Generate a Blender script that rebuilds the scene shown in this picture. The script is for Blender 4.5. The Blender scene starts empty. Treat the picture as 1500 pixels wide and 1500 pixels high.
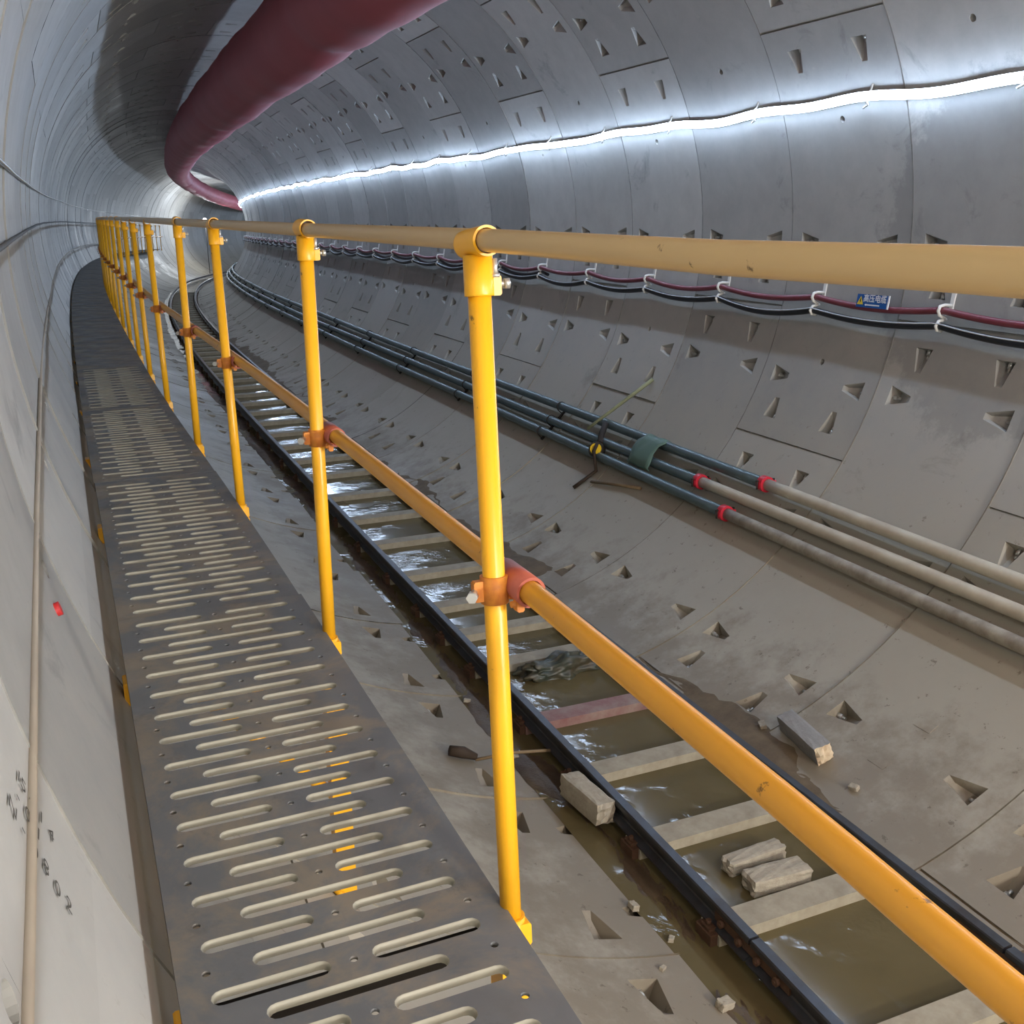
import bpy, math, random
import numpy as np
random.seed(7)
rng = np.random.default_rng(7)
C = bpy.context.scene.collection
PI = math.pi

# ------------------------------------------------------------------ tunnel axis
R = 2.75                       # inner radius of the lining
RW, RS0 = 1.25347, 5.44441     # ring width, s of one ring joint
K0, K1 = -0.00022, 0.00015     # curvature and its growth along the axis
SL, G1 = 0.01492, -0.00041     # grade and its change
DS = .05
ST = np.arange(-14, 130, DS)
_s = np.clip(ST, 0, 80)
TH = K0*ST + K1*np.where(ST < 0, 0, np.where(ST < 80, ST**2/2, 80*ST-3200))
TX = np.cumsum(np.sin(TH))*DS
TY = np.cumsum(np.cos(TH))*DS
_i = int(round(14/DS)); TX -= TX[_i]; TY -= TY[_i]
TZ = SL*ST + G1*np.where(ST < 0, 0, ST**2/2)

def W(s, u, v):
    """point of the tunnel: s along the axis, u across (right +), v up from the axis"""
    s = np.asarray(s, float)
    t = np.interp(s, ST, TH)
    return np.stack([np.interp(s, ST, TX)+u*np.cos(t), np.interp(s, ST, TY)-u*np.sin(t),
                     v+np.interp(s, ST, TZ)], -1)

def yaw(s):
    return -float(np.interp(s, ST, TH))

def PW(s, deg, d=0.):
    """point at angle deg on the lining, d towards the axis"""
    a = np.radians(deg)
    return W(s, (R-d)*np.cos(a), (R-d)*np.sin(a))

# ------------------------------------------------------------------ mesh builder
class MB:
    def __init__(self):
        self.v = []; self.f = []; self.sm = []
    def add(self, vs, fs, smooth=False):
        o = len(self.v)
        self.v.extend([tuple(map(float, p)) for p in vs])
        for f in fs:
            self.f.append(tuple(i+o for i in f)); self.sm.append(smooth)
        return self
    def box(self, x0, x1, y0, y1, z0, z1, ch=0.):
        if ch <= 0:
            vs = [(x, y, z) for z in (z0, z1) for y in (y0, y1) for x in (x0, x1)]
            return self.add(vs, [(0,2,3,1),(4,5,7,6),(0,1,5,4),(2,6,7,3),(0,4,6,2),(1,3,7,5)])
        c = ch
        prof = [(x0+c, z0),(x1-c, z0),(x1, z0+c),(x1, z1-c),(x1-c, z1),(x0+c, z1),(x0, z1-c),(x0, z0+c)]
        a = [(x, y0+c*.0, z) for x, z in prof]; b = [(x, y1, z) for x, z in prof]
        n = 8
        fs = [tuple(range(n)), tuple(range(2*n-1, n-1, -1))]
        fs += [(i, i+n, (i+1) % n+n, (i+1) % n) for i in range(n)]
        return self.add(a+b, fs)
    def tube(self, pts, r, n=14, caps=True, r2=None):
        pts = np.asarray(pts, float); m = len(pts)
        T = np.gradient(pts, axis=0); T /= np.linalg.norm(T, axis=1)[:, None]+1e-12
        up = np.array([0, 0, 1.]) if abs(T[0, 2]) < .9 else np.array([0, 1., 0])
        rr = np.full(m, r) if np.isscalar(r) else np.asarray(r, float)
        a = np.linspace(0, 2*PI, n, endpoint=False)
        vs = []
        N = None
        for i in range(m):
            if N is None:
                N = np.cross(T[i], up)
            else:
                N = N-T[i]*(N@T[i])
            N = N/np.linalg.norm(N); B = np.cross(T[i], N)
            for k in a:
                vs.append(pts[i]+rr[i]*(np.cos(k)*N+np.sin(k)*B))
        fs = [(i*n+j, i*n+(j+1) % n, (i+1)*n+(j+1) % n, (i+1)*n+j) for i in range(m-1) for j in range(n)]
        self.add(vs, fs, True)
        if caps:
            o = len(self.v)-m*n
            self.f.append(tuple(range(o+n-1, o-1, -1))); self.sm.append(False)
            self.f.append(tuple(range(o+(m-1)*n, o+m*n))); self.sm.append(False)
        return self
    def pipe_open(self, pts, ro, ri, n=18):
        """hollow sleeve"""
        self.tube(pts, ro, n, False); self.tube(pts, ri, n, False)
        for f in range(len(self.f)-(len(pts)-1)*n, len(self.f)):
            self.f[f] = self.f[f][::-1]
        tot = len(pts)*n; o2 = len(self.v)-tot; o1 = o2-tot
        for e in (0, len(pts)-1):
            for j in range(n):
                self.f.append((o1+e*n+j, o1+e*n+(j+1) % n, o2+e*n+(j+1) % n, o2+e*n+j)); self.sm.append(False)
        return self
    def sweep(self, prof, ss, du=None, smooth=False):
        """closed profile of (u, v) swept along the axis"""
        n = len(prof); vs = []
        for s in ss:
            d = du(s) if du else 0
            for u, v in prof:
                vs.append(W(s, u+d, v))
        m = len(ss)
        fs = [(i*n+j, (i+1)*n+j, (i+1)*n+(j+1) % n, i*n+(j+1) % n) for i in range(m-1) for j in range(n)]
        self.add(vs, fs, smooth)
        o = len(self.v)-m*n
        self.f.append(tuple(range(o, o+n))); self.sm.append(False)
        self.f.append(tuple(range(o+m*n-1, o+(m-1)*n-1, -1))); self.sm.append(False)
        return self
    def bolt(self, p, d, r=.008, h=.012, n=6):
        p = np.asarray(p, float); d = np.asarray(d, float); d /= np.linalg.norm(d)
        return self.tube([p, p+d*h], r, n)
    def build(self, name, mat, parent=None, origin=None, rotz=0., bevel=0., fixn=True):
        me = bpy.data.meshes.new(name)
        v = np.array(self.v, float)
        if origin is not None:
            v = v-np.asarray(origin, float)
        me.from_pydata(v.tolist(), [], self.f)
        me.polygons.foreach_set('use_smooth', self.sm)
        me.materials.append(mat)
        me.update()
        if fixn:
            import bmesh
            bm = bmesh.new(); bm.from_mesh(me)
            bmesh.ops.recalc_face_normals(bm, faces=bm.faces)
            bm.to_mesh(me); bm.free()
        o = bpy.data.objects.new(name, me); C.objects.link(o)
        if parent is not None:
            o.parent = parent
        elif origin is not None:
            o.location = origin
        if rotz:
            o.rotation_euler[2] = rotz
        if bevel:
            m = o.modifiers.new('bevel', 'BEVEL'); m.width = bevel; m.segments = 2; m.limit_method = 'ANGLE'
        return o

def tag(o, label, cat, group=None, kind=None):
    o['label'] = label; o['category'] = cat
    if group: o['group'] = group
    if kind: o['kind'] = kind
    return o

def empty(name, loc, rz, label, cat, group=None):
    o = bpy.data.objects.new(name, None); C.objects.link(o)
    o.location = loc; o.rotation_euler = (0, 0, rz); o.empty_display_size = .1
    return tag(o, label, cat, group)

def dup(root, loc, rz, label, group=None, rx=0., ry=0., skip=()):
    r = root.copy(); C.objects.link(r)
    r.location = loc; r.rotation_euler = (rx, ry, rz)
    r['label'] = label
    if group: r['group'] = group
    for ch in list(root.children):
        if ch.name.split('.')[0] in skip: continue
        c = ch.copy(); C.objects.link(c); c.parent = r
        for g in list(ch.children):
            d = g.copy(); C.objects.link(d); d.parent = c
    return r

ORD = ['first', 'second', 'third', 'fourth', 'fifth', 'sixth', 'seventh', 'eighth', 'ninth', 'tenth', 'eleventh', 'twelfth',
       'thirteenth', 'fourteenth', 'fifteenth', 'sixteenth']

# ------------------------------------------------------------------ materials
def newmat(name):
    m = bpy.data.materials.new(name); m.use_nodes = True
    nt = m.node_tree
    return m, nt, nt.nodes['Principled BSDF']

def lin(c):
    return tuple(((x/12.92) if x <= .04045 else ((x+.055)/1.055)**2.4) for x in c)

def N(nt, typ, **kw):
    n = nt.nodes.new(typ)
    for k, v in kw.items():
        if k.startswith('i_'):
            n.inputs[k[2:].replace('_', ' ')].default_value = v
        else:
            setattr(n, k, v)
    return n

def ramp(nt, src, stops):
    n = nt.nodes.new('ShaderNodeValToRGB')
    el = n.color_ramp.elements
    while len(el) < len(stops): el.new(.5)
    for e, (p, c) in zip(el, stops):
        e.position = p; e.color = (c, c, c, 1) if not hasattr(c, '__len__') else (*c, 1)
    nt.links.new(src, n.inputs[0])
    return n.outputs[0]

def noise(nt, scale, detail=4, rough=.55, vec=None, dist=0.):
    n = nt.nodes.new('ShaderNodeTexNoise'); n.inputs['Scale'].default_value = scale
    n.inputs['Detail'].default_value = detail; n.inputs['Roughness'].default_value = rough
    n.inputs['Distortion'].default_value = dist
    if vec is None:
        tc = nt.nodes.get('TC') or N(nt, 'ShaderNodeTexCoord', name='TC')
        vec = tc.outputs['Object']
    nt.links.new(vec, n.inputs['Vector'])
    return n.outputs['Fac']

def mix(nt, fac, a, b, typ='MIX'):
    n = nt.nodes.new('ShaderNodeMix'); n.data_type = 'RGBA'; n.blend_type = typ
    for sock, val in ((n.inputs[0], fac), (n.inputs[6], a), (n.inputs[7], b)):
        if hasattr(val, 'is_linked'): nt.links.new(val, sock)
        elif hasattr(val, '__len__'): sock.default_value = (*val, 1)
        else: sock.default_value = val
    return n.outputs[2]

def math_(nt, op, a, b=0., clamp=False):
    n = nt.nodes.new('ShaderNodeMath'); n.operation = op; n.use_clamp = clamp
    for i, val in enumerate((a, b)):
        if hasattr(val, 'is_linked'): nt.links.new(val, n.inputs[i])
        else: n.inputs[i].default_value = val
    return n.outputs[0]

def bump(nt, bsdf, h, strength=.3, dist=.01):
    b = nt.nodes.new('ShaderNodeBump'); b.inputs['Strength'].default_value = strength; b.inputs['Distance'].default_value = dist
    nt.links.new(h, b.inputs['Height']); nt.links.new(b.outputs[0], bsdf.inputs['Normal'])

def simple(name, col, rough=.5, metal=0., var=.15, scale=8., dirt=None, dirt_amt=.5, dirt_scale=6., bumpy=0., spec=None, coat=0.):
    m, nt, b = newmat(name)
    c = lin(col)
    f = noise(nt, scale, 5)
    col1 = mix(nt, f, tuple(x*(1-var) for x in c), tuple(min(1, x*(1+var)) for x in c))
    if dirt is not None:
        f2 = ramp(nt, noise(nt, dirt_scale, 6, .65), [(.5-.12, 0.), (.5+.2, 1.)])
        f2 = math_(nt, 'MULTIPLY', f2, dirt_amt)
        col1 = mix(nt, f2, col1, lin(dirt))
    nt.links.new(col1, b.inputs['Base Color'])
    b.inputs['Roughness'].default_value = rough; b.inputs['Metallic'].default_value = metal
    if spec is not None: b.inputs['Specular IOR Level'].default_value = spec
    if coat: b.inputs['Coat Weight'].default_value = coat; b.inputs['Coat Roughness'].default_value = .15
    if bumpy: bump(nt, b, noise(nt, scale*6, 5), bumpy, .004)
    return m

def concrete():
    m, nt, b = newmat('lining_concrete')
    tc = N(nt, 'ShaderNodeTexCoord', name='TC'); vec = tc.outputs['Object']
    big = noise(nt, .9, 5, .6); mid = noise(nt, 5., 6, .65); fine = noise(nt, 45., 4, .6)
    at = N(nt, 'ShaderNodeAttribute', attribute_name='tone')
    base = mix(nt, big, lin((.70, .70, .685)), lin((.80, .795, .77)))
    base = mix(nt, math_(nt, 'MULTIPLY', mid, .7), base, lin((.56, .56, .545)))
    tone = math_(nt, 'ADD', math_(nt, 'MULTIPLY', at.outputs['Fac'], .34), .80)
    cb = N(nt, 'ShaderNodeCombineXYZ')
    for i in range(3): nt.links.new(tone, cb.inputs[i])
    base = mix(nt, 1., base, cb.outputs[0], 'MULTIPLY')
    # dark damp blotches
    st = ramp(nt, noise(nt, 2.3, 7, .7, dist=.6), [(.60, 0.), (.72, 1.)])
    base = mix(nt, math_(nt, 'MULTIPLY', st, .45), base, lin((.36, .36, .36)))
    # grout drips
    gp = ramp(nt, noise(nt, 9., 6, .7), [(.66, 0.), (.72, 1.)])
    base = mix(nt, math_(nt, 'MULTIPLY', gp, .3), base, lin((.78, .76, .71)))
    # a damp patch on the right wall
    vd = N(nt, 'ShaderNodeVectorMath', operation='DISTANCE'); nt.links.new(vec, vd.inputs[0]); vd.inputs[1].default_value = tuple(PW(4.6, -2.))
    dd = math_(nt, 'ADD', vd.outputs['Value'], math_(nt, 'MULTIPLY', math_(nt, 'SUBTRACT', noise(nt, 4., 8, .75), .5), .8))
    dm = N(nt, 'ShaderNodeMapRange'); dm.inputs['From Min'].default_value = 1.14; dm.inputs['From Max'].default_value = 1.04; nt.links.new(dd, dm.inputs['Value'])
    base = mix(nt, math_(nt, 'MULTIPLY', dm.outputs[0], .38), base, lin((.40, .41, .42)))
    # dust and mud settled in the lower part of the ring
    sep = N(nt, 'ShaderNodeSeparateXYZ'); nt.links.new(vec, sep.inputs[0])
    hz = math_(nt, 'ADD', sep.outputs[2], math_(nt, 'MULTIPLY', math_(nt, 'SUBTRACT', mid, .5), .9))
    low = N(nt, 'ShaderNodeMapRange', interpolation_type='SMOOTHSTEP')
    low.inputs['From Min'].default_value = -.4; low.inputs['From Max'].default_value = -2.1
    nt.links.new(hz, low.inputs['Value'])
    base = mix(nt, math_(nt, 'MULTIPLY', low.outputs[0], .72), base, lin((.635, .595, .51)))
    mud = N(nt, 'ShaderNodeMapRange', interpolation_type='SMOOTHSTEP')
    mud.inputs['From Min'].default_value = -2.30; mud.inputs['From Max'].default_value = -2.62
    hz2 = math_(nt, 'ADD', sep.outputs[2], math_(nt, 'MULTIPLY', math_(nt, 'SUBTRACT', noise(nt, 3.2, 7, .7), .5), 1.0))
    nt.links.new(hz2, mud.inputs['Value'])
    base = mix(nt, math_(nt, 'MULTIPLY', mud.outputs[0], .55), base, lin((.40, .335, .25)))
    sp = ramp(nt, noise(nt, 16., 5, .72), [(.63, 0.), (.68, 1.)])
    base = mix(nt, math_(nt, 'MULTIPLY', math_(nt, 'MULTIPLY', sp, low.outputs[0]), .6), base, lin((.34, .29, .22)))
    nt.links.new(base, b.inputs['Base Color'])
    rg = ramp(nt, big, [(.3, .38), (.7, .62)])
    nt.links.new(rg, b.inputs['Roughness'])
    b.inputs['Specular IOR Level'].default_value = .45
    h = math_(nt, 'ADD', math_(nt, 'MULTIPLY', mid, .6), math_(nt, 'MULTIPLY', fine, .25))
    bump(nt, b, h, .25, .006)
    return m

def metal_plate():
    m, nt, b = newmat('zinc_sheet')
    a = noise(nt, 3.5, 6, .65); d = noise(nt, 14., 6, .7)
    base = mix(nt, d, lin((.38, .39, .40)), lin((.48, .485, .49)))
    dirt = ramp(nt, noise(nt, 2.4, 7, .7, dist=.4), [(.46, 0.), (.58, 1.)])
    base = mix(nt, math_(nt, 'MULTIPLY', dirt, .8), base, lin((.56, .515, .445)))
    gr = ramp(nt, noise(nt, 7., 7, .75), [(.56, 0.), (.66, 1.)])
    base = mix(nt, math_(nt, 'MULTIPLY', gr, .5), base, lin((.36, .355, .35)))
    nt.links.new(base, b.inputs['Base Color'])
    b.inputs['Metallic'].default_value = .15
    nt.links.new(ramp(nt, a, [(.4, .42), (.65, .8)]), b.inputs['Roughness'])
    bump(nt, b, d, .12, .003)
    return m

def water_mat():
    m, nt, b = newmat('muddy_water')
    a = noise(nt, 2.2, 4)
    base = mix(nt, a, lin((.34, .30, .20)), lin((.43, .385, .27)))
    nt.links.new(base, b.inputs['Base Color'])
    b.inputs['Roughness'].default_value = .08
    b.inputs['IOR'].default_value = 1.33
    h = math_(nt, 'ADD', noise(nt, 7., 3, .5, dist=1.), math_(nt, 'MULTIPLY', noise(nt, 38., 3, .5), .25))
    rip = ramp(nt, noise(nt, 1.7, 3), [(.46, .06), (.66, 1.)])
    bump(nt, b, math_(nt, 'MULTIPLY', h, rip), .32, .02)
    return m

def yellow_paint(name='yellow_paint', col=(.95, .66, .10)):
    m, nt, b = newmat(name)
    c = lin(col)
    a = noise(nt, 6., 5)
    base = mix(nt, a, tuple(x*.92 for x in c), c)
    ch = ramp(nt, noise(nt, 17., 6, .72), [(.655, 0.), (.70, .85)])
    base = mix(nt, ch, base, lin((.33, .22, .10)))
    nt.links.new(base, b.inputs['Base Color'])
    b.inputs['Roughness'].default_value = .32
    return m

def emit(name, col, st):
    m, nt, b = newmat(name)
    b.inputs['Base Color'].default_value = (.8, .8, .8, 1)
    b.inputs['Emission Color'].default_value = (*col, 1); b.inputs['Emission Strength'].default_value = st
    return m

M = dict(
    conc=concrete(), plate=metal_plate(), water=water_mat(), yellow=yellow_paint('yellow_paint', (.985, .72, .13)), yellowrail=yellow_paint('dusty_yellow_paint', (.80, .68, .48)), yellowmid=yellow_paint('worn_yellow_paint', (.85, .60, .19)),
    lip=simple('zinc_lip', (.60, .585, .525), .5, .1, .12, 30.),
    rust=simple('rusty_clamp', (.86, .56, .20), .55, 0, .25, 40., dirt=(.70, .33, .17), dirt_amt=.75, dirt_scale=35.),
    redsleeve=simple('red_oxide_sleeve', (.64, .32, .26), .45, 0, .2, 30., dirt=(.75, .45, .3), dirt_amt=.3, dirt_scale=25.),
    zincbolt=simple('zinc_bolt', (.80, .80, .78), .3, .7),
    railtop=simple('rail_steel', (.30, .31, .33), .38, .55, .25, 12., dirt=(.24, .19, .14), dirt_amt=.6, dirt_scale=7.),
    railrust=simple('rusted_iron', (.33, .23, .16), .75, 0, .3, 25.),
    sleeper=simple('dusty_sleeper', (.66, .625, .545), .7, 0, .14, 12., dirt=(.46, .41, .34), dirt_amt=.5, dirt_scale=9., bumpy=.3),
    sleeper_red=simple('red_painted_sleeper', (.53, .36, .345), .6, 0, .15, 12., dirt=(.62, .57, .52), dirt_amt=.75, dirt_scale=6., bumpy=.2),
    cream=simple('dusty_cream_pipe', (.77, .735, .655), .55, 0, .1, 6., dirt=(.60, .52, .43), dirt_amt=.45, dirt_scale=5.),
    creamdirty=simple('stained_pipe', (.66, .63, .57), .6, 0, .2, 9., dirt=(.38, .33, .28), dirt_amt=.75, dirt_scale=6.),
    galv=simple('galvanised_pipe', (.42, .49, .50), .35, .5, .15, 10., dirt=(.33, .33, .31), dirt_amt=.4, dirt_scale=4.),
    coupling=simple('red_coupling', (.80, .17, .24), .4, 0, .15, 20.),
    bracket=simple('bracket_iron', (.20, .18, .165), .7, .2, .2, 15.),
    redcable=simple('red_cable', (.48, .20, .25), .42, 0, .15, 8., dirt=(.5, .36, .36), dirt_amt=.3),
    blackcable=simple('black_cable', (.13, .145, .17), .4, 0, .2, 8.),
    whitewire=simple('white_wire', (.75, .78, .80), .4),
    hook=simple('white_hook', (.88, .88, .86), .4),
    duct=simple('red_duct_fabric', (.72, .36, .41), .55, 0, .1, 1.5, dirt=(.63, .30, .345), dirt_amt=.4, dirt_scale=1.2),
    stone=simple('broken_block', (.68, .645, .575), .85, 0, .2, 14., dirt=(.48, .43, .36), dirt_amt=.5, dirt_scale=18., bumpy=.7),
    blockgrey=simple('grey_block', (.60, .595, .585), .8, 0, .2, 14., dirt=(.33, .29, .25), dirt_amt=.3, dirt_scale=9., bumpy=.5),
    blockcore=simple('broken_core', (.85, .78, .66), .9, 0, .15, 20., dirt=(.62, .38, .24), dirt_amt=.4, dirt_scale=14., bumpy=.6),
    mud=simple('wet_mud', (.27, .21, .145), .5, 0, .35, 12., dirt=(.42, .36, .27), dirt_amt=.7, dirt_scale=5., bumpy=.8),
    drymud=simple('drying_mud', (.43, .365, .27), .7, 0, .3, 12., dirt=(.30, .245, .18), dirt_amt=.7, dirt_scale=7., bumpy=.6),
    rag=simple('wet_rag', (.24, .27, .23), .42, 0, .4, 9., dirt=(.40, .30, .20), dirt_amt=.5, dirt_scale=8.),
    wood=simple('old_wood', (.50, .42, .31), .8, 0, .2, 20.),
    darkwood=simple('muddy_wood', (.22, .17, .12), .8, 0, .2, 20.),
    bamboo=simple('bamboo', (.54, .55, .42), .6, 0, .12, 6.),
    green=simple('green_plastic', (.36, .46, .41), .55, 0, .12, 5.),
    yellowcap=simple('yellow_plastic', (.93, .76, .13), .4),
    plug=simple('red_plug', (.78, .20, .20), .45),
    dustywire=simple('dusty_rope', (.74, .70, .635), .8, 0, .12, 9.),
    greywire=simple('grey_wire', (.40, .40, .39), .6),
    steelwire=simple('bare_steel_wire', (.80, .83, .85), .22, .8),
    blue=simple('sign_blue', (.06, .33, .62), .4, 0, .05),
    white=simple('sign_white', (.90, .92, .94), .4, 0, .03),
    signyellow=simple('sign_yellow', (.90, .80, .25), .4, 0, .03),
    black=simple('sign_black', (.06, .06, .06), .5),
    ink=simple('stencil_ink', (.30, .29, .27), .8, 0, .4, 60.),
    led=emit('led_glow', (.58, .74, 1.), 42.),
    lamp=emit('work_lamp_glow', (.9, .96, 1.), 90.),
)

# ------------------------------------------------------------------ lining
JE = [31.2, -32.8, -96.8, -160.8, 135., 95.]          # longitudinal joints, even rings
JO = [-11.2, -75.2, -139.2, 157., 113., 53.]          # odd rings
HOLE_E = [17., -19., -64.3, -108.5]
HOLE_O = [-64.2, -108.6, 27.]

def wrap(a):
    while a <= -180: a += 360
    while a > 180: a -= 360
    return a
def segmid(Js):
    L = sorted(wrap(j) for j in Js); out = []
    for i, a in enumerate(L):
        b = L[(i+1) % len(L)]
        if b < a: b += 360
        out.append((a, b))
    return out
def circ_bolts(Js):
    out = []
    for a, b in segmid(Js):
        if b-a > 50: out += [wrap(a+10.6), wrap((a+b)/2), wrap(b-10.6)]
        else: out += [wrap(a+10.6), wrap(b-10.6)]
    return out
SECT = [('wall_right', -57., 62.), ('ceiling', 62., 118.), ('wall_left', 118., 203.), ('floor', 203., 303.)]

def lining():
    HC, HL, HH, GJ = 1.75, 1.9, .55, .13
    gap = .0075
    V = {n: [] for n, _, _ in SECT}; F = {n: [] for n, _, _ in SECT}; NRM = {n: [] for n, _, _ in SECT}; TN = {n: [] for n, _, _ in SECT}
    bolts = []
    k0, k1 = -12, 84
    for k in range(k0, k1):
        sA = RS0+k*RW; near = -7 <= k <= 26
        Js = JE if k % 2 == 0 else JO
        toff = (rng.random()-.5)*.008; ttilt = (rng.random()-.5)*.007
        segs = segmid(Js)
        tones = [rng.random() for _ in segs]; offs = [(rng.random()-.5)*.008 for _ in segs]; tlt = [(rng.random()-.5)*.008 for _ in segs]
        if k in (-5, -4, -3): toff = ttilt = 0.; offs = [0.]*len(segs); tlt = [0.]*len(segs)
        def seg_of(a):
            a = wrap(a)
            for i, (x, y) in enumerate(segs):
                if x <= a < y or x <= a+360 < y: return i
            return 0
        feats = []     # (lo, hi, type, centre)
        if near:
            for a in circ_bolts(Js): feats.append((a-HC, a+HC, 'C', a))
            for j in Js:
                for sg in (-1, 1): feats.append((wrap(j+sg*5.1)-HL, wrap(j+sg*5.1)+HL, 'L+' if sg > 0 else 'L-', wrap(j+sg*5.1)))
        for j in Js: feats.append((wrap(j)-GJ, wrap(j)+GJ, 'J', wrap(j)))
        feats = [f for f in feats if f[2] == 'J' or not (17 < wrap(f[3]) < 23 or abs(wrap(f[3])) > 141 or wrap(f[3]) < -149)]
        feats = [f for f in feats if not (f[2] == 'J' and abs(wrap(f[3])) > 141)]
        if near:
            for hx_, ha_ in ((1.09, -165.8), (.25, -179.), (.625, -167.3)):
                if hx_ < .5 and k % 2 or (hx_ == .625) != (k == -4): continue
                feats.append((ha_-.7, ha_+.7, 'h%.3f' % hx_, ha_))
            for h in (HOLE_E if k % 2 == 0 else HOLE_O):
                if all(h+HH < f[0] or h-HH > f[1] for f in feats): feats.append((h-HH, h+HH, 'H', h))
        for name, A, B in SECT:
            # feature rows within this section; a feature that crosses the boundary is dropped
            fl = []
            for lo, hi, t, c in feats:
                for d in (0, 360):
                    if lo+d >= A and hi+d <= B: fl.append((lo+d, hi+d, t, c))
            fl.sort()
            rows = []; cur = A
            for lo, hi, t, c in fl:
                if lo < cur-1e-6: continue
                n = max(1, math.ceil((lo-cur)/3.0))
                for i in range(n): rows.append((cur+(lo-cur)*i/n, cur+(lo-cur)*(i+1)/n, 'P', None))
                rows.append((lo, hi, t, c)); cur = hi
            n = max(1, math.ceil((B-cur)/3.0))
            for i in range(n): rows.append((cur+(B-cur)*i/n, cur+(B-cur)*(i+1)/n, 'P', None))
            vs, fs, nm, tn = V[name], F[name], NRM[name], TN[name]
            def pt(x, a, dep=0.):
                i = seg_of(a)
                r = R+dep+toff+offs[i]+(ttilt+tlt[i])*(x/RW-.5)
                t = math.radians(a)
                return (sA+x, r*math.cos(t), r*math.sin(t), a)
            def face(pts, smooth, tone):
                o = len(vs); vs.extend(pts); fs.append(tuple(range(o, o+len(pts)))); tn.append(tone)
                nm.append(smooth)
            g = gap/2
            for lo, hi, t, c in rows:
                am = (lo+hi)/2; e = 1e-3; tone = tones[seg_of(am)]
                lo_, hi_ = lo+e*0, hi-e*0
                def cell(x0, x1):
                    if x1-x0 > 1e-5:
                        i = seg_of(am)
                        rr = lambda x: R+toff+offs[i]+(ttilt+tlt[i])*(x/RW-.5)
                        P = []
                        for x, a in ((x0, lo), (x1, lo), (x1, hi), (x0, hi)):
                            tt = math.radians(a); P.append((sA+x, rr(x)*math.cos(tt), rr(x)*math.sin(tt), a))
                        face(P, True, tone)
                def P3(x, a, dep):
                    i = seg_of(am); r = R+dep+toff+offs[i]+(ttilt+tlt[i])*(x/RW-.5); tt = math.radians(a)
                    return (sA+x, r*math.cos(tt), r*math.sin(tt), a)
                def pocket(x0, x1, outline, deep):
                    """cell x0..x1 by lo..hi with a hole of the given outline; deep: depth and inset position per outline corner"""
                    rect = [(x0, lo), (x1, lo), (x1, hi), (x0, hi)]
                    n4 = len(outline)
                    for i in range(4):
                        j = (i+1) % 4
                        face([P3(*rect[i], 0), P3(*rect[j], 0), P3(*outline[j], 0), P3(*outline[i], 0)], True, tone)
                    for i in range(4):
                        j = (i+1) % 4
                        face([P3(*outline[i], 0), P3(*outline[j], 0), P3(*deep[j]), P3(*deep[i])], False, tone)
                    face([P3(*deep[i]) for i in range(4)], False, tone)
                if t == 'P' or (t != 'J' and not near):
                    cell(g, RW-g)
                elif t == 'J':
                    d = .022
                    face([P3(g, lo, d), P3(RW-g, lo, d), P3(RW-g, hi, d), P3(g, hi, d)], False, tone)
                    for a in (lo, hi):
                        face([P3(g, a, -.001), P3(RW-g, a, -.001), P3(RW-g, a, d), P3(g, a, d)], False, tone)
                elif t == 'C':
                    x0, x1 = .115, .335
                    w1, w2 = 1.45, .45
                    cell(g, x0)
                    o = [(x0+.01, c_ := (lo+hi)/2-w1), (x1-.015, (lo+hi)/2-w2), (x1-.015, (lo+hi)/2+w2), (x0+.01, (lo+hi)/2+w1)]
                    m_ = (lo+hi)/2
                    dp = [(x0+.018, m_-w1*.75, .10), (x1-.05, m_-w2*.6, .022), (x1-.05, m_+w2*.6, .022), (x0+.018, m_+w1*.75, .10)]
                    pocket(x0, x1, o, dp)
                    cell(x1, RW-x1)
                    y1, y0 = RW-x0, RW-x1
                    o = [(y0+.015, m_-w2), (y1-.01, m_-w1), (y1-.01, m_+w1), (y0+.015, m_+w2)]
                    dp = [(y0+.05, m_-w2*.6, .022), (y1-.018, m_-w1*.75, .10), (y1-.018, m_+w1*.75, .10), (y0+.05, m_+w2*.6, .022)]
                    pocket(y0, y1, o, dp)
                    cell(y1, RW-g)
                    if -4 <= k <= 4:
                        bolts.append((name, sA+x0+.018, m_, .055, (1, 0))); bolts.append((name, sA+y1-.018, m_, .055, (-1, 0)))
                elif t in ('L+', 'L-'):
                    sg = 1 if t == 'L+' else -1
                    m_ = (lo+hi)/2; cell(g, .215)
                    prev = .215
                    for xc in (.30, RW-.30):
                        x0, x1 = xc-.085, xc+.085
                        if prev < x0: cell(prev, x0)
                        # wide and deep at the side of the joint
                        ja = m_-sg*1.75; fa = m_+sg*1.7
                        wj, wf = .072, .026
                        q = [(xc-wj, ja), (xc+wj, ja), (xc+wf, fa), (xc-wf, fa)]
                        dq = [(xc-wj*.75, ja+sg*.2, .10), (xc+wj*.75, ja+sg*.2, .10), (xc+wf*.6, fa-sg*.8, .022), (xc-wf*.6, fa-sg*.8, .022)]
                        if sg < 0:
                            q = [q[3], q[2], q[1], q[0]]; dq = [dq[3], dq[2], dq[1], dq[0]]
                        pocket(x0, x1, q, dq); prev = x1
                        if -4 <= k <= 4: bolts.append((name, sA+xc, ja+sg*.2, .055, (0, sg)))
                    cell(prev, RW-g)
                elif t[0] in 'Hh':
                    xc, rr = (.625, .024) if t == 'H' else (float(t[1:]), .026)
                    cell(g, xc-.04)
                    m_ = (lo+hi)/2; x0, x1 = xc-.04, xc+.04
                    n8 = 16; ang = [2*PI*i/n8 for i in range(n8)]
                    circ = [(xc+rr*math.cos(a), m_+math.degrees(rr/R)*math.sin(a)) for a in ang]
                    hx, ha = .04, (hi-lo)/2
                    sq = []
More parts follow.
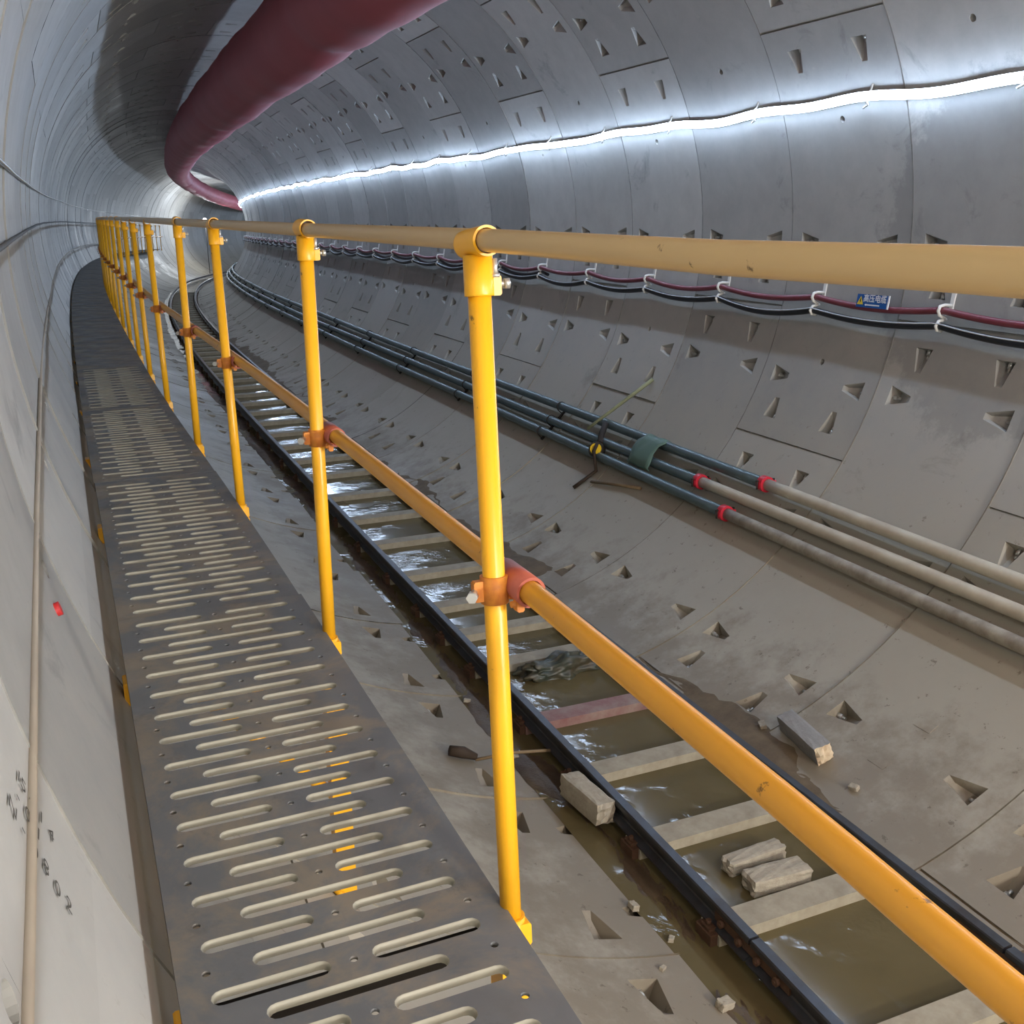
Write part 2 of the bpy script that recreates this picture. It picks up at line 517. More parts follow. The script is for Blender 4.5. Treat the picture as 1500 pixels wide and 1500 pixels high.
                    for a in ang:
                        q = max(abs(math.cos(a)), abs(math.sin(a)))
                        sq.append((xc+hx*math.cos(a)/q, m_+ha*math.sin(a)/q))
                    for i in range(n8):
                        j = (i+1) % n8
                        face([P3(*sq[i], 0), P3(*sq[j], 0), P3(*circ[j], 0), P3(*circ[i], 0)], True, tone)
                        face([P3(*circ[i], 0), P3(*circ[j], 0), P3(*circ[j], .05), P3(*circ[i], .05)], False, tone)
                    # corners of the square cell
                    face([P3(*p, .05) for p in circ], False, tone)
                    for cx_, ca_ in ((1, 1), (-1, 1), (-1, -1), (1, -1)):
                        pass
                    cell(x1, RW-g)
            # ring joint groove at the far end of this ring
            a = A; d = .024
            n = math.ceil((B-A)/3.)
            for i in range(n):
                a0, a1 = A+(B-A)*i/n, A+(B-A)*(i+1)/n
                q = lambda x, a_, dep: (sA+x, (R+dep)*math.cos(math.radians(a_)), (R+dep)*math.sin(math.radians(a_)), a_)
                face([q(RW-g, a0, d), q(RW+g, a0, d), q(RW+g, a1, d), q(RW-g, a1, d)], False, -.7)
                for x in (RW-g, RW+g):
                    face([q(x, a0, -.002), q(x, a1, -.002), q(x, a1, d), q(x, a0, d)], False, -.3)
    objs = {}
    for name, A, B in SECT:
        arr = np.array(V[name]); P = W(arr[:, 0], arr[:, 1], arr[:, 2])
        me = bpy.data.meshes.new(name); me.from_pydata(P.tolist(), [], F[name])
        at = me.attributes.new('tone', 'FLOAT', 'FACE'); at.data.foreach_set('value', np.array(TN[name], np.float32))
        # make every face look at the tunnel axis
        sm = np.array(NRM[name], bool)
        th = np.interp(arr[:, 0], ST, TH); ca = np.cos(np.radians(arr[:, 3])); sa = np.sin(np.radians(arr[:, 3]))
        vn = np.stack([-ca*np.cos(th), ca*np.sin(th), -sa], 1)
        import bmesh
        bm = bmesh.new(); bm.from_mesh(me); bm.faces.ensure_lookup_table(); bm.verts.ensure_lookup_table()
        for f in bm.faces:
            if sm[f.index]:
                f.normal_update()
                w = vn[f.verts[0].index]
                if f.normal.x*w[0]+f.normal.y*w[1]+f.normal.z*w[2] < 0: f.normal_flip()
        bm.to_mesh(me); bm.free()
        me.polygons.foreach_set('use_smooth', np.ones(len(me.polygons), bool))
        li = np.empty(len(me.loops), np.int32); me.loops.foreach_get('vertex_index', li)
        lp = np.empty(len(me.polygons), np.int32); me.polygons.foreach_get('loop_total', lp)
        fn = np.empty(len(me.polygons)*3); me.polygons.foreach_get('normal', fn); fn = fn.reshape(-1, 3)
        lsm = np.repeat(sm, lp)
        ln = np.where(lsm[:, None], vn[li], np.repeat(fn, lp, axis=0))
        me.normals_split_custom_set(ln.tolist())
        me.materials.append(M['conc'])
        o = bpy.data.objects.new(name, me); C.objects.link(o); o['kind'] = 'structure'
        objs[name] = o
    cnt = {}
    for name, s, a, d, (ds, da) in bolts:
        an = wrap(a)
        if not (-110 < an < 45) or s < 2.2: continue
        if cnt.get(name, 0) >= 95: continue
        cnt[name] = cnt.get(name, 0)+1
        p = PW(s, a, -d)
        t = math.radians(a); th = -yaw(s)
        tang = np.array([math.sin(th), math.cos(th), 0.])
        ea = np.array([-math.sin(t)*math.cos(th), math.sin(t)*math.sin(th), math.cos(t)])
        dr = tang*ds+ea*da
        mb = MB(); mb.tube([p-dr*.01, p+dr*.03], .016, 6); mb.tube([p+dr*.03, p+dr*.055], .009, 8)
        b = mb.build('bolt', M['zincbolt'], objs[name])
    # cast plates, plugs on the lining
    for s, a in ((3.63+.0, -60.7), (3.63, -67.5)):
        cy = -60.7
        s = RS0-2*RW+.64
        mb = MB(); q = []
        for dep in (-.004, .004):
            for ds, da in ((-.055, -.75), (.055, -.75), (.055, .75), (-.055, .75)): q.append(PW(s+ds, a+da, dep))
        mb.add(q, [(0,1,2,3),(4,5,6,7),(0,1,5,4),(1,2,6,5),(2,3,7,6),(3,0,4,7)])
        mb.build('cast_plate', M['conc'], objs['floor'])
    for nm, s, a in (('floor', RS0-2*RW+.625, -64.3), ('wall_right', RS0-1*RW+.625, -22.2), ('floor', RS0-RW+.625, -108.6), ('wall_left', RS0-3*RW+.948, 195.55)):
        th = -yaw(s); t = math.radians(a); n_ = np.array([-math.cos(t)*math.cos(th), math.cos(t)*math.sin(th), -math.sin(t)])
        p = PW(s, a, 0)
        mb = MB(); mb.tube([p-n_*.045, p-n_*.012 if nm != 'wall_left' else p+n_*.012], .018, 12)
        mb.build('plug', M['plug'], objs[nm])
    return objs
LIN = lining()

# a collar of fresh mortar round the grout hole beside the block
def lining_extra():
    pass

# ------------------------------------------------------------------ ventilation duct
def duct():
    ks = [-12, 0, 10, 20, 35, 50, 62, 75, 95]
    ku = [-.05, -.03, .0, .18, .42, .22, .30, .45, .5]
    kv = [2.08, 2.08, 2.03, 2.02, 2.10, 2.12, 1.85, 1.5, 1.5]
    kr = [.41, .42, .43, .47, .45, .38, .38, .38, .38]
    ss = np.arange(-12, 95, .16)
    def sm(k):
        y = np.interp(ss, ks, k); w = np.ones(41)/41
        return np.convolve(np.pad(y, 20, mode='edge'), w, 'valid')
    u, v, r = sm(ku), sm(kv), sm(kr)
    # fabric sections: a tight seam every 5 m where it hangs, a little sag and fuller between
    ph = ((ss-1.3) % 4.4)/4.4
    seam = np.minimum(ph, 1-ph)
    full = 1+.035*np.minimum(seam*8, 1)-.02*np.exp(-(seam/.02)**2)
    v = v-.03*np.sin(ph*PI)+.006*np.sin(ss*5.1)
    P = W(ss, u, v)
    n = 40; vs = []
    a = np.linspace(0, 2*PI, n, endpoint=False)
    for i in range(len(ss)):
        th = np.interp(ss[i], ST, TH)
        rr = r[i]*full[i]*(1+.010*np.sin(3*a+ss[i]*1.7)+.006*np.sin(7*a-ss[i]*2.9))
        uu, vv = rr*np.cos(a), rr*np.sin(a)*.97
        q = np.stack([P[i, 0]+uu*np.cos(th), P[i, 1]-uu*np.sin(th), P[i, 2]+vv], 1)
        vs.extend(q)
    m = len(ss)
    fs = [(i*n+j, (i+1)*n+j, (i+1)*n+(j+1) % n, i*n+(j+1) % n) for i in range(m-1) for j in range(n)]
    mb = MB(); mb.add(vs, fs, True)
    o = mb.build('ventilation_duct', M['duct'], None, P[0])
    tag(o, 'dark red fabric ventilation duct slung along the tunnel crown', 'duct')
duct()

# ------------------------------------------------------------------ LED strip
def led():
    ss = np.arange(-11.5, 92, .1)
    k = (ss-RS0-.27)/1.25
    ph = k-np.floor(k)
    sag = -.012*np.sin(ph*PI)**2+.012*np.sin(ss*2.3)+.006*np.sin(ss*5.7)
    ang = 19.65+np.degrees(sag/R)
    ang = ang+np.interp(ss, [-12, 0, 9, 13, 20, 30, 90], [0, 0, 0, -.25, -.1, 0, 0])
    P = PW(ss, ang, .045)
    tht = np.interp(ss, ST, TH); tl = math.radians(19.65)
    n_ = np.stack([-math.cos(tl)*np.cos(tht), math.cos(tl)*np.sin(tht), np.full(len(ss), -math.sin(tl))], 1)
    z_ = np.stack([-math.sin(tl)*np.cos(tht), math.sin(tl)*np.sin(tht), np.full(len(ss), math.cos(tl))], 1)
    def strip(arc, r):
        vs = []
        for i in range(len(ss)):
            for q in arc: vs.append(P[i]-P[0]+r*(math.cos(q)*n_[i]+math.sin(q)*z_[i]))
        m = len(arc)
        return vs, [(i*m+j, (i+1)*m+j, (i+1)*m+j+1, i*m+j+1) for i in range(len(ss)-1) for j in range(m-1)]
    o = empty('light_strip', P[0], 0, 'x', 'light strip')
    mb = MB(); mb.add(*strip(np.radians([-98, -70, -40, -10, 20, 55, 92]), .030), True); mb.build('diffuser', M['led'], o, fixn=False)
    mb = MB(); mb.add(*strip(np.radians([92, 115, 145, 180, 225, 262]), .0305), True); mb.build('channel', M['hook'], o, fixn=False)
    tag(o, 'glowing white light strip running along the curved wall', 'light strip')
    for j in range(-5, 24):
        s = RS0+.27+1.25*j
        a = 19.65
        c = MB()
        c.tube([PW(s, a+1.6, .004)-P[0], PW(s, a+.9, .03)-P[0], PW(s, a+.6, .07)-P[0], PW(s, a-.2, .085)-P[0], PW(s+.02, a-.9, .06)-P[0], PW(s+.10, a-1.35, .03)-P[0]], .007, 8)
        c.build('clip', M['hook'], o)
led()

# ------------------------------------------------------------------ cables, hooks and sign on the wall
def cables():
    s_h = 5.0+np.arange(-7, 40)*1.235
    def cable(name, mat, a_h, sag, d, r, label, cat, s_from=-6., s_to=54., jit=0., seed=1):
        ss = np.arange(s_from, s_to, .06)
        k = (ss-5.0)/1.235; ph = k-np.floor(k)
        rg = np.random.default_rng(seed); amp = rg.uniform(.75, 1.2, 200)
        A = amp[(np.floor(k).astype(int)+20) % 200]
        y = -sag*A*np.sin(ph*PI)**.9
        ang = a_h+np.degrees(y/R)
        P = PW(ss, ang, d+jit*np.sin(ss*3.))
        mb = MB(); mb.tube(P-P[0], r, 12)
        o = mb.build(name, mat, None); o.location = P[0]
        return tag(o, label, cat)
    cable('power_cable', M['redcable'], -9.25, .045, .075, .023, 'thick dark red cable looping between hooks along the curved wall', 'cable', seed=2)
    cable('signal_cable', M['blackcable'], -11.35, .055, .075, .024, 'black cable drooping between hooks beneath the red cable', 'cable', seed=3)
    cable('thin_wire', M['whitewire'], -11.1, .052, .103, .005, 'thin pale wire running along the top of the drooping black cable', 'wire', seed=3)
    cable('spare_cable', M['blackcable'], -10.2, .06, .05, .018, 'black cable squeezed behind the red cable further along the wall', 'cable', s_from=11., seed=5)
    # hooks
    def hook_mesh():
        L = []
        def P(a, d, ds=0.):   # local: X out of the wall into the tunnel, Z along the wall upwards
            return (d, ds, math.radians(a)*R)
        st = MB(); st.box(.002, .012, -.016, .016, math.radians(.1)*R, math.radians(2.6)*R, .003)
        up = MB(); up.tube([P(.9, .012), P(.8, .07), P(.55, .104), P(-.1, .112), P(-.6, .095), P(-.9, .05), P(-.8, .045)], .011, 8)
        lo = MB(); lo.tube([P(-1.0, .03), P(-1.4, .09, .0), P(-2.1, .106), P(-2.6, .09), P(-2.6, .05)], .011, 8)
        return st, up, lo
    st, up, lo = hook_mesh()
    proto = None
    for i, s in enumerate(s_h):
        if s < 3.5 or s > 46: continue
        a = -9.35; p = PW(s, a, 0)
        t = math.radians(a); th = -yaw(s)
        n_ = np.array([-math.cos(t)*math.cos(th), math.cos(t)*math.sin(th), -math.sin(t)])
        j = i-7    # 0: just near side of the sign, 1: beyond it
        if j <= 0:
            lab = 'white cable hook on the near side of the blue sign' if j == 0 else 'white cable hook by the picture edge, %s nearer than the sign' % ORD[-j]
        elif j <= 9:
            lab = '%s white cable hook beyond the blue sign, holding red and black cables' % ORD[j-1]
        else:
            lab = 'tiny cable hook far along the wall where the cables merge'
        if proto is None:
            e = empty('cable_hook', p, 0, lab, 'hook', 'hooks carrying the wall cables')
            st.build('strap', M['hook'], e); up.build('upper_hook', M['hook'], e); lo.build('lower_hook', M['hook'], e)
            proto = e; h = e
        else:
            h = dup(proto, p, 0, lab)
        # X axis -> n_, Z axis -> up along the wall
        from mathutils import Matrix, Vector
        z = np.array([-math.sin(t)*math.cos(th), math.sin(t)*math.sin(th), math.cos(t)])
        y = np.cross(z, n_)
        h.rotation_euler = Matrix((n_, y, z)).transposed().to_euler()
    # sign tied to the red cable
    from mathutils import Matrix
    s = 5.60; a = -9.1; t = math.radians(a); th = -yaw(s)
    n_ = np.array([-math.cos(t)*math.cos(th), math.cos(t)*math.sin(th), -math.sin(t)])
    z = np.array([-math.sin(t)*math.cos(th), math.sin(t)*math.sin(th), math.cos(t)])
    y = np.cross(n_, z)     # reading direction as seen from the tunnel
    y = -np.cross(n_, z)
    e = empty('warning_sign', PW(s, a, .112), 0, 'small blue warning sign with white lettering tied to the red cable', 'sign')
    # local X: reading direction (towards smaller s), Y: up, Z: out
    xax = -np.array([math.sin(th), math.cos(th), 0.])
    e.rotation_euler = Matrix((xax, z, np.cross(xax, z))).transposed().to_euler()
    b = MB(); b.box(-.155, .155, -.045, .045, -.002, .002); b.build('board', M['blue'], e)
    b = MB(); b.box(.146, .158, -.046, .046, -.0025, .004); b.build('edge_strip', M['white'], e)
    b = MB(); b.add([(-.148, -.026, .003), (-.085, -.026, .003), (-.117, .032, .003)], [(0, 1, 2)]); tri = b.build('warning_triangle', M['signyellow'], e, fixn=False)
    b = MB(); b.add([(-.120, .014, .0036), (-.110, .014, .0036), (-.114, -.002, .0036), (-.108, -.002, .0036), (-.121, -.021, .0036), (-.117, -.006, .0036), (-.124, -.006, .0036)], [(0, 6, 5, 2, 1), (5, 4, 3, 2)]); b.build('lightning_bolt', M['black'], tri, fixn=False)
    b = MB(); b.add([(-.055, -.031, .003), (.075, -.031, .003), (.075, -.022, .003), (-.055, -.022, .003), (-.055, -.017, .003), (-.070, -.0265, .003), (-.055, -.036, .003)], [(0, 1, 2, 3), (6, 0, 3, 4, 5)]); b.build('arrow', M['white'], e, fixn=False)
    cu = bpy.data.curves.new('lettering', 'FONT'); cu.body = '\u9ad8\u538b\u7535\u7f06'; cu.size = .056; cu.align_x = 'CENTER'; cu.align_y = 'CENTER'; cu.offset = .0009
    ob = bpy.data.objects.new('lettering', cu); C.objects.link(ob)
    dg = bpy.context.evaluated_depsgraph_get(); me = bpy.data.meshes.new_from_object(ob.evaluated_get(dg)); C.objects.unlink(ob); bpy.data.objects.remove(ob)
    me.materials.clear(); me.materials.append(M['white'])
    o = bpy.data.objects.new('lettering', me); C.objects.link(o); o.parent = e; o.location = (.022, .015, .0035)
cables()

# ------------------------------------------------------------------ pipes on the lower right wall
def pipes():
    D = .075
    spec = [('P1', -40.5, 5.93, 'upper', M['cream']), ('P2', -44.2, 6.60, 'middle', M['cream']), ('P3', -47.5, 6.09, 'lower', M['creamdirty'])]
    rp = .043
    for nm, a, sj, word, mt in spec:
        for (x0, x1, mat, lab) in ((-3., sj, mt, '%s cream water pipe of the three, near length before its red coupling' % word),
                                  (sj, 62., M['galv'], '%s grey galvanised pipe of the three, running on beyond its red coupling' % word)):
            ss = np.arange(x0, x1+.001, (x1-x0)/max(8, int((x1-x0)/.25)))
            P = PW(ss, a+.12*np.sin(ss*.5+a), D)
            mb = MB(); mb.tube(P-P[0], rp, 20)
            o = mb.build('water_pipe', mat, None); o.location = P[0]
            tag(o, lab, 'pipe', 'water pipes along the wall')
        # grooved coupling
        th = yaw(sj); c = PW(sj, a+.12*np.sin(sj*.5+a), D)
        e = empty('pipe_coupling', c, th, 'red grooved coupling joining the %s pipe' % word, 'coupling', 'red pipe couplings')
        b = MB(); b.pipe_open([(0, -.028, 0), (0, -.02, 0), (0, .02, 0), (0, .028, 0)], .060, .0435, 24)
        b.pipe_open([(0, -.034, 0), (0, .034, 0)], .054, .0435, 24)
        b.build('housing', M['coupling'], e)
        for sg in (-1, 1):
            l = MB(); l.box(sg*.056-.012, sg*.056+.018*sg+.012, -.02, .02, -.022, .022, .004); l.build('lug', M['coupling'], e)
            n = MB(); n.tube([(sg*.072, 0, -.034), (sg*.072, 0, .034)], .007, 8); n.tube([(sg*.072, 0, .024), (sg*.072, 0, .034)], .013, 6); n.build('bolt', M['bracket'], e)
    # support brackets, one for every two rings
    k = 0
    for j in range(-2, 20):
        s = 4.95+2*RW*j+1.9
        if s < 9: continue
        e = empty('pipe_bracket', PW(s, -43.8, 0), yaw(s), 'dark iron bracket carrying the three pipes, %s from the near end' % (ORD[k] if k < 14 else 'one of the last'), 'bracket', 'pipe brackets'); k += 1
        o = np.array(PW(s, -43.8, 0)); cy, sy = math.cos(-yaw(s)), math.sin(-yaw(s))
        def loc(a, d, ds=0.):
            r_ = R-d; t = math.radians(a); u0 = R*math.cos(math.radians(-43.8)); v0 = R*math.sin(math.radians(-43.8))
            return (r_*math.cos(t)-u0, ds, r_*math.sin(t)-v0)
        b = MB(); b.tube([loc(-39.2, .012), loc(-40.5, .014), loc(-44.2, .014), loc(-47.5, .014), loc(-48.8, .012)], .014, 6); b.build('back_plate', M['bracket'], e)
        for a in (-40.5, -44.2, -47.5):
            u = MB()
            pts = []
            for q in np.linspace(-PI/2, PI/2, 9):
                t = math.radians(a)
                rad = (.075+.05*math.cos(q)); pts.append(loc(a+math.degrees(.05*math.sin(q)/R), rad))
            u.tube([loc(a-math.degrees(.05/R), .01)]+pts+[loc(a+math.degrees(.05/R), .01)], .006, 6); u.build('u_bolt', M['bracket'], e)
    # green cover over the upper two pipes
    def arc(s, a, d): return PW(s, a, d)
    b = MB(); vs = []
    cols = np.linspace(7.28, 7.62, 7)
    rows = [(-39.2, .03), (-39.5, .10), (-40.4, .135), (-41.5, .138), (-43.2, .14), (-44.8, .135), (-46.1, .11), (-46.3, .085)]
    for i, s in enumerate(cols):
        for a, d in rows:
            vs.append(arc(s+.02*math.sin(a*3), a+.12*math.sin(i*1.7), d+.006*math.sin(i*2.1+a)))
    n = len(rows)
    fs = [(i*n+j, (i+1)*n+j, (i+1)*n+j+1, i*n+j+1) for i in range(len(cols)-1) for j in range(n-1)]
    O = PW(7.45, -43, .1)
    b.add(vs, fs, True); o = b.build('pipe_cover', M['green'], None, O)
    m = o.modifiers.new('solid', 'SOLIDIFY'); m.thickness = .008
    tag(o, 'dull green plastic sheet draped over the upper two pipes', 'cover')
    # valve with a yellow round cap
    s = 8.16; a = -46.6
    O = PW(s, a, .1); th = yaw(s)
    e = empty('pipe_valve', O, th, 'dark pipe valve with a round yellow cap beside the green sheet', 'valve')
    t = math.radians(a); n_ = np.array([-math.cos(t)*.75, -.60, -math.sin(t)*.45]); n_ /= np.linalg.norm(n_)
    b = MB(); b.tube([n_*-.05, n_*.06], .062, 20); b.build('body', M['bracket'], e)
    b = MB(); b.tube([n_*.055, n_*.072], [.056, .050], 24); b.build('cap', M['yellowcap'], e)
    b = MB(); b.tube([n_*.05+np.array([.06, .03, .04]), np.array([.10, .10, .12]), np.array([.16, .13, .22])], .03, 8); b.build('neck', M['bracket'], e)
    b = MB(); b.pipe_open([(0, -.03, 0), (0, .03, 0)], .075, .05, 18); b.build('flange', M['bracket'], e)
    # strap hanging below, stick leaning, lath
    def rod(name, pts, r, mat, label, cat, n=8):
        P = np.array(pts); mb = MB(); mb.tube(P-P[0], r, n); o = mb.build(name, mat, None); o.location = P[0]; return tag(o, label, cat)
    rod('bamboo_pole', [PW(8.15, -28.6, .022)*(1-t)+PW(8.46, -43.6, .16)*t for t in (0, .35, .7, 1.)], np.array([.019, .018, .017, .015]), M['bamboo'], 'pale greenish pole leaning across the three pipes against the wall', 'pole')
    rod('hanging_strap', [PW(8.12, -45.5, .17), PW(8.10, -47.5, .15), PW(8.05, -50.0, .02), PW(8.10, -53., .015), PW(8.13, -55.2, .012)], .017, M['darkwood'], 'dark muddy strap hanging from the yellow capped valve', 'strap')
    rod('wooden_lath', [PW(7.98, -52.4, .014), PW(7.6, -50.8, .03), PW(7.28, -49.4, .02)], .014, M['wood'], 'reddish wooden lath lying on the lining under the lowest pipe', 'lath')
pipes()

# ------------------------------------------------------------------ track
VR = -2.5385; UL, UR = -.349, .518; RH = .10
def track():
    prof = [(-.044, 0), (.044, 0), (.044, .009), (.010, .021), (.0065, .030), (.0065, .064), (.0255, .073), (.0255, .094), (.020, .1), (-.020, .1), (-.0255, .094), (-.0255, .073), (-.0065, .064), (-.0065, .030), (-.010, .021), (-.044, .009)]
    def rail(u0, s0, s1, label):
        step = .25 if s1 < 20 else .5
        ss = np.linspace(s0, s1, max(2, int((s1-s0)/step)))
        mb = MB(); mb.sweep([(u0+x, VR-RH+z) for x, z in prof], ss)
        O = W(s0, u0, VR-RH)
        return tag(mb.build('track_rail', M['railtop'], None, O), label, 'rail', 'steel rails of the track')
    jl, jr = 2.74, 2.30
    rail(UL, -4., jl-.006, 'short near length of dark steel rail between walkway and water')
    rail(UL, jl+.006, 70., 'dark steel rail on the walkway side, running off beyond its joint')
    rail(UR, -4., jr-.006, 'near end of dark steel rail on the pipe side, mostly behind yellow railing')
    rail(UR, jr+.006, 70., 'dark steel rail on the pipe side, running off beyond its joint')
    # fishplates at the joints
    for u0, sj, lab in ((UL, jl, 'rusty bolted joint bar at the rail joint beside the walkway'), (UR, jr, 'rusty bolted joint bar on the pipe side rail')):
        e = empty('joint_bar', W(sj, u0, VR-RH), yaw(sj), lab, 'joint bar')
        for sg in (-1, 1):
            b = MB(); b.box(*(sorted((sg*.0075, sg*.02))), -.24, .24, .024, .068, .003); b.build('bar', M['railrust'], e)
        for y in (-.18, -.06, .06, .18):
            b = MB(); b.tube([(-.045, y, .045), (.045, y, .045)], .009, 8); b.tube([(-.04, y, .045), (-.022, y, .045)], .018, 6); b.tube([(.022, y, .045), (.034, y, .045)], .017, 6); b.build('bolt', M['railrust'], e)
    # sleepers
    cs = [1.50, 2.215, 2.97, 3.61, 4.26, 4.89, 5.70, 6.26, 6.83, 7.58, 8.47, 9.30, 10.2, 11.17]
    s = 12.0
    while s < 46: cs.append(s); s += .85
    top = VR-RH
    uc = .5*(UL+UR)
    h0 = .055
    for i, s in enumerate(cs):
        ul, ur = UL-.046-uc, UR+.046-uc
        w = .068
        red = (i == 5)
        if i == 0: lab = 'pale track sleeper nearest the bottom of the picture, mostly out of view'
        elif red: lab = 'sleeper with peeling dark red paint beside the greenish rag'
        elif i < 14: lab = '%s pale dusty track sleeper from the bottom of the picture' % ORD[i]
        else: lab = 'dark distant track sleeper where the track narrows away'
        mb = MB()
        jit = random.uniform(-.012, .012)
        mb.box(ul, ur, -w, w, -h0-.012, 0, .006)
        e = empty('track_sleeper', W(s, uc, top), yaw(s)+random.uniform(-.015, .015), lab, 'sleeper', 'sleepers of the track')
        mb.build('beam', M['sleeper_red'] if red else M['sleeper'], e)
        for u0 in (UL, UR):
            for sg in (-1, 1):
                b = MB(); x = u0-uc+sg*.054
                if (u0 < uc) == (sg < 0): b.box(min(x-.026, x+.026*sg*-1), max(x+.026, x-.026*sg*-1), -.055, .055, -.062, 0, .004)
                b.box(x-.018, x+.018, -.03, .03, 0, .016, .004)
                b.tube([(x, 0, .016), (x, 0, .035)], .012, 6)
                b.build('rail_clip', M['railrust'], e)
    # water standing between the walls of the invert
    wz = -2.690
    hw = math.sqrt(R*R-wz*wz)+.02
    ss = np.arange(-6, 60, .5)
    mb = MB(); vs = []
    for s in ss:
        for u in np.linspace(-hw, hw, 5): vs.append(W(s, u, wz))
    fs = [(i*5+j, (i+1)*5+j, (i+1)*5+j+1, i*5+j+1) for i in range(len(ss)-1) for j in range(4)]
    mb.add(vs, fs, True)
    o = mb.build('water', M['water'], None, fixn=False)
    for p in o.data.polygons: pass
    tag(o, 'murky brown water standing between the rails', 'water', kind='stuff')
    # mud along the outer side of each rail
    def mudbank(name, a0, a1, label, seed, s0=-2., s1=26., amp=1., base=.030, hv=1., jit=.004):
        rg = np.random.default_rng(seed)
        ss = np.arange(s0, s1, .035); na = 15
        def fbm(n, oct_):
            y = np.zeros(n); x = np.arange(n)*.035
            for f, am in oct_:
                y += am*np.interp(x*f, np.arange(400), rg.uniform(-1, 1, 400))
            return y
        lo = a0+amp*fbm(len(ss), ((.9, .9), (2.2, .7), (6, .35), (14, .2)))
        hgt = np.maximum(base+hv*fbm(len(ss), ((1.3, .014), (4, .010))), -.012)
        vs = []; 
        nz = rg.uniform(-1, 1, (len(ss), na))
        for i, s in enumerate(ss):
            for j in range(na):
                f = j/(na-1); a = lo[i]+(a1-lo[i])*f
                d = hgt[i]*math.sin(min(1, f*1.6)*PI/2)+jit*nz[i, j]*(1 if j else 0)-(.004 if j == 0 else 0)
                vs.append(PW(s, a, d))
        fs = [(i*na+j, (i+1)*na+j, (i+1)*na+j+1, i*na+j+1) for i in range(len(ss)-1) for j in range(na-1)]
        mb = MB(); mb.add(vs, fs, True)
        o = mb.build(name, M['mud' if a0 < -90 else 'drymud'], None)
        tag(o, label, 'mud', kind='stuff')
    mudbank('mud', -101.6, -97.6, 'dark wet mud along the walkway side of the track', 11)
    mudbank('mud', -73.0, -78.2, 'brown mud smeared along the pipe side of the track', 12, amp=2.2, base=.001, hv=1.1, jit=.0012)
track()

# ------------------------------------------------------------------ blocks, rag, stick
def rock(name, pts_frame, dims, mat, label, cat, seed, bulge=.10, core=None, core_end=1):
    """rough block: subdivided box with chipped edges. pts_frame: (origin, x axis, y axis, z axis)"""
    import bmesh
    from mathutils import noise as mn_, Vector as Vec
    O, X, Y, Z = [np.asarray(p, float) for p in pts_frame]
    rg = np.random.default_rng(seed)
    bm = bmesh.new(); bmesh.ops.create_cube(bm, size=1.)
    bmesh.ops.subdivide_edges(bm, edges=bm.edges[:], cuts=5, use_grid_fill=True)
    for v in bm.verts:
        p = np.array(v.co)*2
        q = np.sign(p)*np.abs(p)
        e = np.sort(np.abs(p))
        cut = max(0, e[1]-.6)*max(0, e[2]-.6)
        q = q*(1-.45*cut*(1+.7*mn_.noise(Vec(p*2+seed))))
        q = q+(np.array(mn_.noise_vector(Vec(p*np.array(dims)*22+seed)))*.0028+rg.uniform(-1, 1, 3)*.0008)/(np.array(dims)/2)
        if abs(p[0]) > .95: q[0] *= 1+.08*mn_.noise(Vec(p*2.5+seed*3))
        v.co = q*np.array(dims)/2
    me = bpy.data.meshes.new(name); bm.to_mesh(me); bm.free()
    B = np.stack([X, Y, Z], 1)
    co = np.empty(len(me.vertices)*3); me.vertices.foreach_get('co', co); co = (co.reshape(-1, 3)@B.T)
    me.vertices.foreach_set('co', co.ravel()); me.materials.append(mat)
    if core:
        me.materials.append(core)
        for p in me.polygons:
            c = np.array(p.center)
            if (c@X)*core_end > dims[0]*.42: p.material_index = 1
    me.update()
    o = bpy.data.objects.new(name, me); C.objects.link(o); o.location = O
    return tag(o, label, cat)

def axes(s, a, spin=0.):
    """tangent frame on the lining: along the axis, up the slope (towards +angle), out of the wall"""
    t = math.radians(a); th = -yaw(s)
    S = np.array([math.sin(th), math.cos(th), 0.]); A = np.array([-math.sin(t)*math.cos(th), math.sin(t)*math.sin(th), math.cos(t)])
    n_ = np.array([-math.cos(t)*math.cos(th), math.cos(t)*math.sin(th), -math.sin(t)])
    c, s_ = math.cos(spin), math.sin(spin)
    return S*c+A*s_, -S*s_+A*c, n_

